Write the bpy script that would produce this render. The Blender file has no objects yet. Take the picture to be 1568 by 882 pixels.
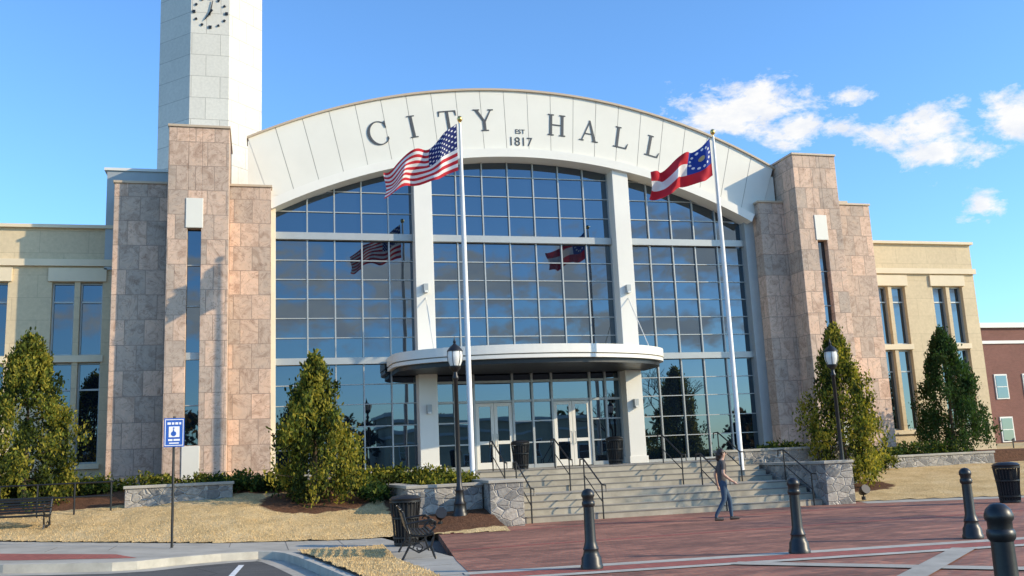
import bpy, math, random
from mathutils import Vector as V, Matrix, noise
random.seed(7)
S=bpy.context.scene
COL=bpy.context.collection
S.view_settings.view_transform='Standard'
try: S.view_settings.look='None'
except: pass
S.view_settings.exposure=0
# ------------------------------------------------------------ materials
def newmat(name):
    m=bpy.data.materials.new(name);m.use_nodes=True
    nt=m.node_tree;b=nt.nodes["Principled BSDF"];return m,nt,b
def N(nt,t,**k):
    n=nt.nodes.new(t)
    for a,v in k.items(): setattr(n,a,v)
    return n
def L(nt,a,b): nt.links.new(a,b)
def ramp(nt,fac,stops):
    r=N(nt,"ShaderNodeValToRGB");e=r.color_ramp.elements
    while len(e)<len(stops): e.new(0.5)
    for i,(p,c) in enumerate(stops):
        e[i].position=p;e[i].color=(c[0],c[1],c[2],1)
    L(nt,fac,r.inputs[0]);return r.outputs[0]
def noi(nt,vec,scale,detail=4,rough=.6,dist=0):
    n=N(nt,"ShaderNodeTexNoise");n.inputs["Scale"].default_value=scale;n.inputs["Detail"].default_value=detail
    n.inputs["Roughness"].default_value=rough;n.inputs["Distortion"].default_value=dist
    if vec is not None: L(nt,vec,n.inputs["Vector"])
    return n.outputs[0]
def mth(nt,op,a,b=None,c=None,clamp=False):
    n=N(nt,"ShaderNodeMath",operation=op);n.use_clamp=clamp
    for i,x in enumerate((a,b,c)):
        if x is None: continue
        if isinstance(x,(int,float)): n.inputs[i].default_value=x
        else: L(nt,x,n.inputs[i])
    return n.outputs[0]
def mixc(nt,fac,a,b,mode='MIX'):
    n=N(nt,"ShaderNodeMix",data_type='RGBA',blend_type=mode)
    for i,x in ((0,fac),(6,a),(7,b)):
        if isinstance(x,(int,float)): n.inputs[i].default_value=x
        elif isinstance(x,tuple): n.inputs[i].default_value=(x[0],x[1],x[2],1)
        else: L(nt,x,n.inputs[i])
    return n.outputs[2]
def objc(nt): return N(nt,"ShaderNodeTexCoord").outputs["Object"]
def bump(nt,b,h,s=.3,d=.02):
    n=N(nt,"ShaderNodeBump");n.inputs["Strength"].default_value=s;n.inputs["Distance"].default_value=d
    L(nt,h,n.inputs["Height"]);L(nt,n.outputs[0],b.inputs["Normal"])
def mat(name,c,rough=.7,metal=0,var=.12,scale=3,bmp=.15,spec=.5,bd=.01):
    m,nt,b=newmat(name);o=objc(nt)
    n1=noi(nt,o,scale,6,.65)
    lo=tuple(x*(1-var) for x in c);hi=tuple(min(1,x*(1+var)) for x in c)
    L(nt,ramp(nt,n1,[(.3,lo),(.7,hi)]),b.inputs["Base Color"])
    b.inputs["Roughness"].default_value=rough;b.inputs["Metallic"].default_value=metal
    b.inputs["Specular IOR Level"].default_value=spec
    if bmp: bump(nt,b,noi(nt,o,scale*12,4),bmp,bd)
    return m
def wallvec(nt):
    o=objc(nt);s=N(nt,"ShaderNodeSeparateXYZ");L(nt,o,s.inputs[0])
    c=N(nt,"ShaderNodeCombineXYZ");L(nt,mth(nt,'ADD',s.outputs[0],s.outputs[1]),c.inputs[0]);L(nt,s.outputs[2],c.inputs[1])
    return c.outputs[0],o
def brickmat(name,c1,c2,mortar,w,h,ms=.01,rough=.8,vertical=True,off=.5,rot=0,stain=.2,var=.0,bs=.4,veins=None,bias=0,big=None):
    m,nt,b=newmat(name)
    if vertical: vec,o=wallvec(nt)
    else:
        o=objc(nt);mp=N(nt,"ShaderNodeMapping");mp.inputs["Rotation"].default_value=(0,0,rot);L(nt,o,mp.inputs[0]);vec=mp.outputs[0]
    t=N(nt,"ShaderNodeTexBrick");L(nt,vec,t.inputs["Vector"])
    t.offset=off
    t.inputs["Color1"].default_value=(*c1,1);t.inputs["Color2"].default_value=(*c2,1);t.inputs["Mortar"].default_value=(*mortar,1)
    t.inputs["Scale"].default_value=1;t.inputs["Brick Width"].default_value=w;t.inputs["Row Height"].default_value=h
    t.inputs["Mortar Size"].default_value=ms;t.inputs["Mortar Smooth"].default_value=.2;t.inputs["Bias"].default_value=bias
    col=t.outputs[0]
    if veins:
        sc=N(nt,"ShaderNodeSeparateColor");L(nt,t.outputs[0],sc.inputs[0])
        cb=N(nt,"ShaderNodeCombineXYZ");L(nt,mth(nt,'MULTIPLY',sc.outputs[0],40),cb.inputs[0]);L(nt,mth(nt,'MULTIPLY',sc.outputs[0],23),cb.inputs[2])
        va=N(nt,"ShaderNodeVectorMath",operation='ADD');L(nt,o,va.inputs[0]);L(nt,cb.outputs[0],va.inputs[1])
        n2=noi(nt,va.outputs[0],veins[0],6,.62,1.5)
        col=mixc(nt,veins[3],col,ramp(nt,n2,[(.36,veins[1]),(.5,(1,1,1)),(.62,veins[2])]),'MULTIPLY')
        n4=noi(nt,va.outputs[0],veins[0]*.9,3,.5,3.0)
        ln=mth(nt,'ABSOLUTE',mth(nt,'SUBTRACT',n4,.5))
        col=mixc(nt,1.0,col,ramp(nt,ln,[(0,(.66,.60,.58)),(.022,(1,1,1))]),'MULTIPLY')
    n1=noi(nt,o,.35,5,.6)
    col=mixc(nt,1.0,col,ramp(nt,n1,[(.3,(1-stain,)*3),(.7,(1,1,1))]),'MULTIPLY')
    if big:
        t2=N(nt,"ShaderNodeTexBrick");L(nt,vec,t2.inputs["Vector"]);t2.inputs["Scale"].default_value=1
        t2.inputs["Color1"].default_value=(1.2,1.2,1.2,1);t2.inputs["Color2"].default_value=(.64,.64,.66,1);t2.inputs["Mortar"].default_value=(1,1,1,1)
        t2.inputs["Brick Width"].default_value=big[0];t2.inputs["Row Height"].default_value=big[1];t2.inputs["Mortar Size"].default_value=0
        col=mixc(nt,.9,col,t2.outputs[0],'MULTIPLY')
    n3=noi(nt,o,9,5,.6)
    col=mixc(nt,1.0,col,ramp(nt,n3,[(.25,(.84,.84,.84)),(.7,(1,1,1))]),'MULTIPLY')
    L(nt,col,b.inputs["Base Color"]);b.inputs["Roughness"].default_value=rough
    h1=mth(nt,'ADD',mth(nt,'MULTIPLY',t.outputs[1],-1),mth(nt,'MULTIPLY',n3,.5))
    bump(nt,b,h1,bs,.015);return m

M={}
M['pier']=brickmat('pink_stone',(.78,.54,.39),(.49,.39,.31),(.36,.27,.21),.62,.86,.012,.75,True,.37,veins=(1.7,(.74,.68,.64),(1.1,1.05,1.0),.9),stain=.12)
M['tower']=brickmat('tower_limestone',(.76,.72,.62),(.67,.635,.55),(.45,.42,.36),1.15,.95,.014,.75,True,.5,stain=.08)
M['cream']=brickmat('cream_block',(.74,.59,.37),(.69,.55,.345),(.54,.43,.27),1.6,.8,.008,.85,True,.5,stain=.1)
M['creamtrim']=mat('cream_trim',(.76,.63,.43),.8,var=.06,scale=1)
M['fascia']=mat('fascia_panel',(.72,.69,.60),.55,var=.04,scale=.5,bmp=.03)
M['gap']=mat('panel_joint',(.36,.34,.30),.9)
M['coping']=mat('coping_metal',(.50,.39,.27),.5,var=.05)
M['white']=mat('white_painted_metal',(.75,.72,.64),.45,var=.04,scale=.6,bmp=.02)
M['jamb']=mat('jamb_stucco',(.76,.67,.50),.8,var=.05)
M['alu']=mat('aluminium_mullion',(.41,.42,.40),.4,.3,var=.04,bmp=0)
M['greymetal']=mat('grey_metal_panel',(.38,.40,.39),.5,.2,var=.05,bmp=.02)
M['black']=mat('black_paint',(.012,.012,.012),.4,var=.3,scale=20,bmp=.05,bd=.002)
M['letter']=mat('letter_bronze',(.06,.062,.065),.5,var=.1,bmp=0)
M['concrete']=mat('concrete',(.38,.35,.29),.9,var=.22,scale=1.3,bmp=.2)
M['kerb']=mat('kerb_concrete',(.45,.42,.35),.9,var=.2,scale=2.3,bmp=.2)
M['step']=mat('step_concrete',(.38,.335,.255),.9,var=.22,scale=1.7,bmp=.15)
M['nose']=mat('step_nosing',(.17,.155,.13),.9,var=.1)
M['paint']=mat('road_paint',(.68,.68,.66),.8,var=.2,scale=9)
M['dark']=mat('dark_void',(.01,.011,.013),.8,bmp=0)
M['brick']=brickmat('brick_paver',(.52,.205,.12),(.31,.11,.068),(.27,.18,.13),.24,.12,.012,.85,False,.5,rot=.0,stain=.38,bs=.5,big=(.96,.36))
M['brick2']=brickmat('brick_paver_band',(.48,.125,.085),(.38,.095,.065),(.28,.12,.1),.2,.1,.01,.85,False,.5,rot=1.57,stain=.25)
M['farbrick']=brickmat('red_brick_wall',(.28,.105,.075),(.22,.08,.055),(.28,.19,.15),.24,.08,.01,.9,True)
M['wood']=mat('bench_slat',(.05,.033,.022),.6,var=.3,scale=12)
M['bulbglass']=mat('lamp_globe',(.75,.74,.68),.25,var=.03,bmp=0)
M['gold']=mat('gold_ball',(.65,.45,.15),.3,.9,var=.05,bmp=0)
M['pole']=mat('flagpole_paint',(.72,.71,.67),.4,var=.03,bmp=0)
M['signblue']=mat('sign_blue',(.02,.10,.42),.4,var=.04,bmp=0)
M['signwhite']=mat('sign_white',(.8,.8,.8),.4,var=.02,bmp=0)
M['lightbrown']=mat('bark',(.10,.07,.045),.9,var=.3,scale=14,bmp=.5)
M['soil']=mat('bark_mulch',(.10,.05,.032),.95,var=.5,scale=14,bmp=.8,bd=.03)
M['straw']=mat('straw_blade',(.66,.47,.23),.9,var=.35,scale=6,bmp=0,spec=.1)
def leafmat(n,c):
    m,nt,b=newmat(n);o=objc(nt)
    col=ramp(nt,noi(nt,o,2.2,3),[(.3,tuple(x*.65 for x in c)),(.7,tuple(x*1.35 for x in c))])
    L(nt,col,b.inputs["Base Color"])
    b.inputs["Roughness"].default_value=.75;b.inputs["Specular IOR Level"].default_value=.15
    out=nt.nodes["Material Output"];tr=N(nt,"ShaderNodeBsdfTranslucent");L(nt,mixc(nt,1.0,col,(1.6,1.5,.8),'MULTIPLY'),tr.inputs[0])
    mx=N(nt,"ShaderNodeMixShader");mx.inputs[0].default_value=.4;L(nt,b.outputs[0],mx.inputs[1]);L(nt,tr.outputs[0],mx.inputs[2]);L(nt,mx.outputs[0],out.inputs[0])
    return m
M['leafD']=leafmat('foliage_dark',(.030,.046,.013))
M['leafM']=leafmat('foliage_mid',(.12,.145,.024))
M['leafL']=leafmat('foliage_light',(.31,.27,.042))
M['leafG']=leafmat('foliage_green',(.035,.075,.022))
M['leafR']=leafmat('foliage_rust',(.16,.09,.03))
def asphalt():
    m,nt,b=newmat('asphalt');o=objc(nt)
    c=ramp(nt,noi(nt,o,.6,6,.7),[(.3,(.052,.051,.050)),(.7,(.105,.102,.094))])
    sp=noi(nt,o,60,2);c=mixc(nt,1.0,c,ramp(nt,sp,[(.3,(.7,.7,.7)),(.7,(1.25,1.25,1.25))]),'MULTIPLY')
    v=N(nt,"ShaderNodeTexVoronoi",feature='DISTANCE_TO_EDGE');v.inputs["Scale"].default_value=.45;L(nt,o,v.inputs["Vector"])
    c=mixc(nt,1.0,c,ramp(nt,v.outputs[0],[(0,(.45,.45,.45)),(.012,(1,1,1))]),'MULTIPLY')
    L(nt,c,b.inputs["Base Color"]);b.inputs["Roughness"].default_value=.85;bump(nt,b,sp,.3,.01);return m
M['asphalt']=asphalt()
def lawnmat():
    m,nt,b=newmat('dormant_grass');o=objc(nt)
    c=ramp(nt,noi(nt,o,.9,8,.75),[(.3,(.50,.34,.15)),(.5,(.66,.47,.23)),(.7,(.74,.56,.31))])
    st=N(nt,"ShaderNodeMapping");st.inputs["Scale"].default_value=(40,14,10);st.inputs["Rotation"].default_value=(0,0,.6);L(nt,o,st.inputs[0])
    f=noi(nt,st.outputs[0],1,4,.7)
    c=mixc(nt,1.0,c,ramp(nt,f,[(.3,(.60,.56,.50)),(.62,(1.12,1.12,1.12))]),'MULTIPLY')
    a=N(nt,"ShaderNodeAttribute");a.attribute_name="mulch"
    fac=mth(nt,'ADD',a.outputs["Fac"],mth(nt,'MULTIPLY',mth(nt,'SUBTRACT',noi(nt,o,2.5,5),.5),.8))
    fac=mth(nt,'MULTIPLY',mth(nt,'SUBTRACT',fac,.42),8,clamp=True)
    mc=ramp(nt,noi(nt,o,14,6,.8),[(.3,(.055,.025,.014)),(.7,(.22,.11,.06))])
    L(nt,mixc(nt,fac,c,mc),b.inputs["Base Color"]);b.inputs["Roughness"].default_value=.95
    b.inputs["Specular IOR Level"].default_value=.1
    bump(nt,b,mth(nt,'ADD',f,noi(nt,o,5,5,.7)),.7,.05);return m
M['lawn']=lawnmat()
def stonewall():
    m,nt,b=newmat('stacked_stone');o=objc(nt)
    mp=N(nt,"ShaderNodeMapping");mp.inputs["Scale"].default_value=(3.2,3.2,5.2);L(nt,o,mp.inputs[0])
    v=N(nt,"ShaderNodeTexVoronoi");L(nt,mp.outputs[0],v.inputs["Vector"]);v.inputs["Scale"].default_value=1
    e=N(nt,"ShaderNodeTexVoronoi",feature='DISTANCE_TO_EDGE');L(nt,mp.outputs[0],e.inputs["Vector"]);e.inputs["Scale"].default_value=1
    s=N(nt,"ShaderNodeSeparateColor");L(nt,v.outputs["Color"],s.inputs[0])
    c=ramp(nt,s.outputs[0],[(0,(.19,.18,.165)),(.5,(.34,.315,.275)),(1,(.48,.43,.36))])
    c=mixc(nt,1.0,c,ramp(nt,noi(nt,o,11,6,.7),[(.3,(.65,.65,.65)),(.7,(1.1,1.1,1.1))]),'MULTIPLY')
    f=mth(nt,'MULTIPLY',e.outputs["Distance"],14,clamp=True)
    L(nt,mixc(nt,f,(.46,.43,.38),c),b.inputs["Base Color"]);b.inputs["Roughness"].default_value=.9
    bump(nt,b,mth(nt,'ADD',f,noi(nt,o,9,4)),.8,.04);return m
M['stone']=stonewall()
def glassmat():
    m,nt,b=newmat('blue_tinted_glass');nt.nodes.remove(b)
    out=nt.nodes["Material Output"];o=objc(nt)
    g=N(nt,"ShaderNodeBsdfGlossy");g.inputs["Roughness"].default_value=.012;g.inputs["Color"].default_value=(.66,.84,1,1)
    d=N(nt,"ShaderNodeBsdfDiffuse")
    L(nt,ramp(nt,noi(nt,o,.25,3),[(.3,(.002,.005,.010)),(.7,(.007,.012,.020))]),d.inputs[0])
    mx=N(nt,"ShaderNodeMixShader")
    fr=N(nt,"ShaderNodeLayerWeight");fr.inputs["Blend"].default_value=.35
    L(nt,mth(nt,'ADD',mth(nt,'MULTIPLY',fr.outputs["Fresnel"],.45),.145,clamp=True),mx.inputs[0])
    bp=N(nt,"ShaderNodeBump");bp.inputs["Strength"].default_value=.08;bp.inputs["Distance"].default_value=.02
    L(nt,noi(nt,o,.9,1),bp.inputs["Height"]);L(nt,bp.outputs[0],g.inputs["Normal"])
    L(nt,d.outputs[0],mx.inputs[1]);L(nt,g.outputs[0],mx.inputs[2]);L(nt,mx.outputs[0],out.inputs[0]);return m
M['glass']=glassmat()

# ------------------------------------------------------------ mesh builder
class MB:
    def __init__(s): s.v=[];s.f=[];s.m=[];s.mats=[]
    def mi(s,k):
        if k not in s.mats: s.mats.append(k)
        return s.mats.index(k)
    def add(s,vs,fs,k):
        o=len(s.v);s.v+= [tuple(x) for x in vs];i=s.mi(k)
        for f in fs: s.f.append(tuple(o+a for a in f));s.m.append(i)
    def box(s,x0,x1,y0,y1,z0,z1,k):
        s.add([(x0,y0,z0),(x1,y0,z0),(x1,y1,z0),(x0,y1,z0),(x0,y0,z1),(x1,y0,z1),(x1,y1,z1),(x0,y1,z1)],
              [(0,3,2,1),(4,5,6,7),(0,1,5,4),(1,2,6,5),(2,3,7,6),(3,0,4,7)],k)
    def prism(s,poly,z0,z1,k,zf=None):
        n=len(poly);zf=zf or (lambda x,y:0)
        s.add([(x,y,z0+zf(x,y)) for x,y in poly]+[(x,y,z1+zf(x,y)) for x,y in poly],
              [tuple(range(n,2*n))]+[(i,(i+1)%n,n+(i+1)%n,n+i) for i in range(n)],k)
    def prismY(s,poly,y0,y1,k):
        n=len(poly)
        s.add([(x,y0,z) for x,z in poly]+[(x,y1,z) for x,z in poly],
              [tuple(range(n)),tuple(range(2*n-1,n-1,-1))]+[((i+1)%n,i,n+i,n+(i+1)%n) for i in range(n)],k)
    def lathe(s,prof,c,k,n=20):
        vs=[];fs=[]
        for r,z in prof:
            for i in range(n):
                a=2*math.pi*i/n;vs.append((c[0]+r*math.cos(a),c[1]+r*math.sin(a),c[2]+z))
        for j in range(len(prof)-1):
            for i in range(n):
                fs.append((j*n+i,j*n+(i+1)%n,(j+1)*n+(i+1)%n,(j+1)*n+i))
        fs.append(tuple(range(n-1,-1,-1)));fs.append(tuple((len(prof)-1)*n+i for i in range(n)))
        s.add(vs,fs,k)
    def tube(s,pts,r,k,n=8):
        pts=[V(p) for p in pts];rs=r if isinstance(r,(list,tuple)) else [r]*len(pts)
        vs=[];fs=[]
        for i,p in enumerate(pts):
            d=(pts[min(i+1,len(pts)-1)]-pts[max(i-1,0)]).normalized()
            a=d.cross(V((0,0,1)) if abs(d.z)<.9 else V((1,0,0))).normalized();b=d.cross(a)
            for j in range(n):
                t=2*math.pi*j/n;vs.append(p+rs[i]*(a*math.cos(t)+b*math.sin(t)))
        for i in range(len(pts)-1):
            for j in range(n): fs.append((i*n+j,i*n+(j+1)%n,(i+1)*n+(j+1)%n,(i+1)*n+j))
        fs.append(tuple(range(n)));fs.append(tuple((len(pts)-1)*n+i for i in range(n-1,-1,-1)))
        s.add(vs,fs,k)
    def obj(s,name,parent=None,loc=(0,0,0),rot=0,smooth=False,bevel=0):
        me=bpy.data.meshes.new(name);me.from_pydata(s.v,[],s.f)
        for k in s.mats: me.materials.append(M[k])
        me.polygons.foreach_set("material_index",s.m)
        if smooth: me.polygons.foreach_set("use_smooth",[True]*len(me.polygons))
        me.update()
        o=bpy.data.objects.new(name,me);COL.objects.link(o);o.location=loc;o.rotation_euler=(0,0,rot)
        if smooth:
            try: me.set_sharp_from_angle(angle=math.radians(40))
            except: pass
        if bevel:
            b=o.modifiers.new("b",'BEVEL');b.width=bevel;b.segments=2;b.limit_method='ANGLE'
        if parent: o.parent=parent
        return o
def empty(name):
    e=bpy.data.objects.new(name,None);COL.objects.link(e);return e
def wall(mb,x0,x1,z0,z1,y0,y1,ops,k):
    xs=sorted({x0,x1,*[o[0] for o in ops],*[o[1] for o in ops]})
    zs=sorted({z0,z1,*[o[2] for o in ops],*[o[3] for o in ops]})
    for i in range(len(xs)-1):
        run=None
        for j in range(len(zs)-1):
            cx=(xs[i]+xs[i+1])/2;cz=(zs[j]+zs[j+1])/2
            hole=any(o[0]<cx<o[1] and o[2]<cz<o[3] for o in ops)
            if not hole:
                if run is None: run=zs[j]
            elif run is not None: mb.box(xs[i],xs[i+1],y0,y1,run,zs[j],k);run=None
        if run is not None: mb.box(xs[i],xs[i+1],y0,y1,run,zs[-1],k)
def smooth01(t): t=max(0,min(1,t));return t*t*(3-2*t)
def gz(x,y=0): return .04*max(0,2-x) if x>-25 else .04*27

# ------------------------------------------------------------ CITY HALL
CH=empty('city_hall')
XC=9.95
GR=20.75;GZ=13.3-GR
def zin(x): return GZ+math.sqrt(max(0,GR*GR-(x-XC)**2))
OR_=23.2;OZ=16.02-OR_
def zout(x): return OZ+math.sqrt(max(0,OR_*OR_-(x-9.92)**2))
GY=34.5;GB=1.36
pan=MB();mul=MB()
left=[.55+.0]+[1.70,2.69,3.69,4.70]+[5.65]
mid=[6.30+ i*(13.60-6.30)/7 for i in range(8)]
right=[14.25,15.28,16.28,17.28,18.28,19.45]
rows_up=[10.25,11.05,11.85,12.65,13.4]
rows_mid=[5.61,6.33,7.05,7.77,8.49,9.21,9.95]
rows_lo=[GB,2.35,3.10,3.90,4.62,5.33]
doors=[(7.75,9.25),(10.80,12.35)]
def pane(x0,x1,z0,z1,y=GY):
    if x1-x0<.05: return
    a=random.uniform(-1,1)*.0026;b=random.uniform(-1,1)*.0032
    w=x1-x0;h=z1-z0
    ztl=min(z1,zin(x0));ztr=min(z1,zin(x1))
    if ztl<=z0 and ztr<=z0: return
    ztl=max(ztl,z0+.001);ztr=max(ztr,z0+.001)
    vs=[(x0,y-a*w-b*h,z0),(x1,y+a*w-b*h,z0),(x1,y+a*w+b*h,ztr),(x0,y-a*w+b*h,ztl)]
    pan.add(vs,[(0,1,2,3)],'glass')
for secn,sec in (('l',left),('m',mid),('r',right)):
    for i in range(len(sec)-1):
        x0,x1=sec[i],sec[i+1]
        for rows in (rows_mid,rows_up):
            for j in range(len(rows)-1): pane(x0,x1,rows[j],rows[j+1])
        if secn!='m':
            for j in range(len(rows_lo)-1): pane(x0,x1,rows_lo[j],rows_lo[j+1])
mw=.024
for secn,sec in (('l',left),('m',mid),('r',right)):
    for x in sec:
        zt=min(zin(x-mw),zin(x+mw))
        zb=GB if secn!='m' else 5.5
        mul.box(x-mw,x+mw,GY-.09,GY+.05,zb,zt+.05,'alu')
    a,b=sec[0],sec[-1]
    rr=rows_mid[1:-1]+rows_up[1:-1]+(rows_lo[1:-1] if secn!='m' else [])
    for z in rr:
        if z<11: xa,xb=a,b
        else:
            h=math.sqrt(max(0,GR**2-(z-GZ)**2));xa=max(a,XC-h);xb=min(b,XC+h)
        if xb-xa>.1: mul.box(xa,xb,GY-.06,GY+.04,z-.016,z+.016,'alu')
    mul.box(a,b,GY-.20,GY+.06,9.97,10.23,'alu')
    mul.box(a,b,GY-.20,GY+.06,5.35,5.59,'alu')
    if secn!='m': mul.box(a,b,GY-.14,GY+.06,1.3,1.46,'alu')
ex=[6.30,7.02,7.75,9.25,10.02,10.80,12.35,12.98,13.60]
for i in range(len(ex)-1):
    x0,x1=ex[i],ex[i+1];dr=(x0,x1) in doors
    pane(x0,x1,4.60,5.33);pane(x0,x1,3.86,4.60)
    if not dr: pane(x0,x1,3.1,3.86);pane(x0,x1,2.3,3.1);pane(x0,x1,GB,2.3)
for x in ex: mul.box(x-.04,x+.04,GY-.115,GY+.05,GB,5.33,'alu')
for z in (3.86,4.60): mul.box(6.3,13.6,GY-.09,GY+.04,z-.045,z+.045,'alu')
for i in range(len(ex)-1):
    if (ex[i],ex[i+1]) in doors: continue
    for z in (3.1,2.3): mul.box(ex[i],ex[i+1],GY-.085,GY+.04,z-.025,z+.025,'alu')
    mul.box(ex[i],ex[i+1],GY-.1,GY+.05,GB,GB+.14,'alu')
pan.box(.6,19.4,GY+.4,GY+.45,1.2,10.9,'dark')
pan.obj('curtain_wall_glass',CH);mul.obj('mullions',CH)
dm=MB()
for a,b in doors:
    c=(a+b)/2
    for x0,x1,hs in ((a+.05,c-.008,1),(c+.008,b-.05,-1)):
        w=.12
        dm.box(x0,x0+w,GY-.07,GY,1.38,3.8,'white');dm.box(x1-w,x1,GY-.07,GY,1.38,3.8,'white')
        for z0,z1 in ((1.38,1.62),(2.28,2.40),(3.68,3.8)): dm.box(x0+w,x1-w,GY-.068,GY,z0,z1,'white')
        dm.box(x0+w,x1-w,GY-.04,GY-.035,1.6,3.7,'glass')
        hx=x1-.07 if hs>0 else x0+.07
        dm.tube([(hx,GY-.07,2.2),(hx,GY-.14,2.2),(hx,GY-.14,2.65),(hx,GY-.07,2.65)],.014,'alu',6)
dm.obj('entrance_doors',CH)
def band(mb,f0,f1,xa,xb,y0,y1,k,n=48,gap=0):
    for i in range(n):
        a=xa+(xb-xa)*i/n;b=xa+(xb-xa)*(i+1)/n
        mb.prismY([(a,f0(a)),(b,f0(b)),(b,f1(b)),(a,f1(a))],y0,y1,k)
fa=MB()
def arc_pts(r,zc,xc,a0,a1,n): return [(xc+r*math.sin(a0+(a1-a0)*i/n),zc+r*math.cos(a0+(a1-a0)*i/n)) for i in range(n+1)]
aL=-math.asin(9.55/GR);aR=math.asin(9.65/GR)
inn=arc_pts(GR-.04,GZ,XC,aL,aR,64);out=arc_pts(GR+.30,GZ,XC,aL,aR,64)
for i in range(64): fa.prismY([inn[i],inn[i+1],out[i+1],out[i]],33.70,34.62,'white')
NP=22
xb_=[-.42+(20.9+.42)*i/NP for i in range(NP+1)]
def lower(x): 
    if x<.55: return 11.35+(x+.42)*.15
    if x>19.45: return 11.2
    return math.sqrt((GR+.30)**2-(x-XC)**2)+GZ
def radial(t,r01):
    xo=xb_[0]+(xb_[-1]-xb_[0])*t
    xi=XC+(xo-XC)*.93
    zo=zout(xo);zi=lower(xi)
    return (xi+(xo-xi)*r01, zi+(zo-zi)*r01)
for i in range(NP):
    g=.0005
    t0=i/NP+g;t1=(i+1)/NP-g
    K=4
    bt=[radial(t0+(t1-t0)*j/K,0) for j in range(K+1)];tp=[radial(t0+(t1-t0)*j/K,1) for j in range(K+1)]
    for j in range(K): fa.prismY([bt[j],bt[j+1],tp[j+1],tp[j]],33.885,33.92,'fascia')
for i in range(60):
    t0=i/60;t1=(i+1)/60
    a,b,c,d=radial(t0,0),radial(t1,0),radial(t1,1),radial(t0,1)
    fa.prismY([(a[0],a[1]-.02),(b[0],b[1]-.02),(c[0],c[1]-.01),(d[0],d[1]-.01)],33.9,34.6,'gap')
band(fa,lambda x:zout(x),lambda x:zout(x)+.08,-.46,20.95,33.80,34.7,'coping',60)
fa.prismY([(-.42,11.25),(.95,11.25),(.95,11.6),(.5,13.2),(-.42,13.5)],33.895,34.5,'fascia')
fa.prismY([(19.2,11.3),(20.9,11.3),(20.9,12.9),(19.2,13.5)],33.94,34.5,'fascia')
band(fa,lambda x:zout(x)-.4,lambda x:zout(x)-.05,-.4,20.85,34.6,52,'greymetal',40)
fa.obj('arched_fascia',CH)
cb=MB()
cb.box(.28,.56,33.95,34.7,1.2,11.35,'jamb')
cb.box(19.44,19.9,34.1,34.7,1.2,11.35,'greymetal')
for x0,x1 in ((5.60,6.28),(13.62,14.28)):
    cb.box(x0,x1,33.85,34.6,1.35,zin((x0+x1)/2)+.1,'white')
    cb.box(x0-.05,x1+.05,33.80,34.6,1.352,1.62,'white')
    xm=(x0+x1)/2
    for z in (7.9,3.45):
        cb.box(xm-.09,xm+.09,33.68,33.846,z,z+.32,'greymetal');cb.box(xm-.06,xm+.06,33.66,33.69,z-.02,z+.06,'bulbglass')
    cb.tube([(xm,33.84,7.7),(xm-.1,31.9,5.52)],.02,'white',6)
cb.obj('facade_columns',CH,bevel=.012)
cn=MB()
def ell(cx,cy,a,b,n=48): 
    return [(cx-a*math.cos(math.pi*i/n),cy-b*math.sin(math.pi*i/n)) for i in range(n+1)]
def cano(a,b,z0,z1,k): 
    p=ell(9.62,33.0,a,b);p=p+[(9.62+a,34.2),(9.62-a,34.2)]
    cn.prism(p,z0,z1,k);n=len(p)
    cn.add([(x,y,z0+.0005) for x,y in p],[tuple(range(n-1,-1,-1))],k)
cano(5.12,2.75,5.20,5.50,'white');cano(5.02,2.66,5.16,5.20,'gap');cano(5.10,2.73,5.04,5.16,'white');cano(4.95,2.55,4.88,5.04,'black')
cn.obj('entrance_canopy',CH)
def slab(mb,x0,x1,z1,y0,y1,ops=[]):
    wall(mb,x0,x1,.9,z1,y0,y1,ops,'pier')
    mb.box(x0-.04,x1+.04,y0-.05,y1+.02,z1,z1+.09,'coping')
for nm,c0,c1,w0,w1,sx in (('left_pier',-3.0,-1.02,-4.82,.40,-2.13),('right_pier',20.97,22.95,19.85,25.08,21.98)):
    pm=MB()
    op=[(sx-.22,sx+.22,2.6,9.85)]
    wall(pm,c0,c1,.9,13.42,32.5,32.9,op,'pier')
    pm.box(c0+.001,c1-.001,32.9,35.2,.9,13.42,'pier')
    pm.box(c0-.04,c1+.04,32.45,35.25,13.42,13.51,'coping')
    pm.box(sx-.22,sx+.22,32.74,32.78,2.6,9.85,'glass')
    for z in (3.9,7.2,8.6): pm.box(sx-.22,sx+.22,32.68,32.74,z-.02,z+.02,'alu')
    pm.box(sx-.22,sx+.22,32.68,32.738,5.4,5.65,'alu')
    pm.box(sx-.28,sx+.28,32.47,32.498,9.86,10.9,'fascia')
    pm.box(sx-.28,sx+.28,32.47,32.498,1.3,2.58,'fascia')
    slab(pm,w0,c0-.002,11.65,33.5,35.4);slab(pm,c1+.002,w1,11.65,33.5,35.4)
    pm.obj(nm,CH,bevel=.02)
bk=MB()
bk.box(-5.35,-3.2,35.42,39,9,12.68,'greymetal');bk.box(-5.45,-3.1,35.36,39.05,12.68,12.78,'white')
bk.box(22.0,25.3,35.42,39,9,12.3,'creamtrim');bk.box(21.9,25.4,35.36,39.05,12.3,12.4,'coping')
bk.obj('rear_parapets',CH)
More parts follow.
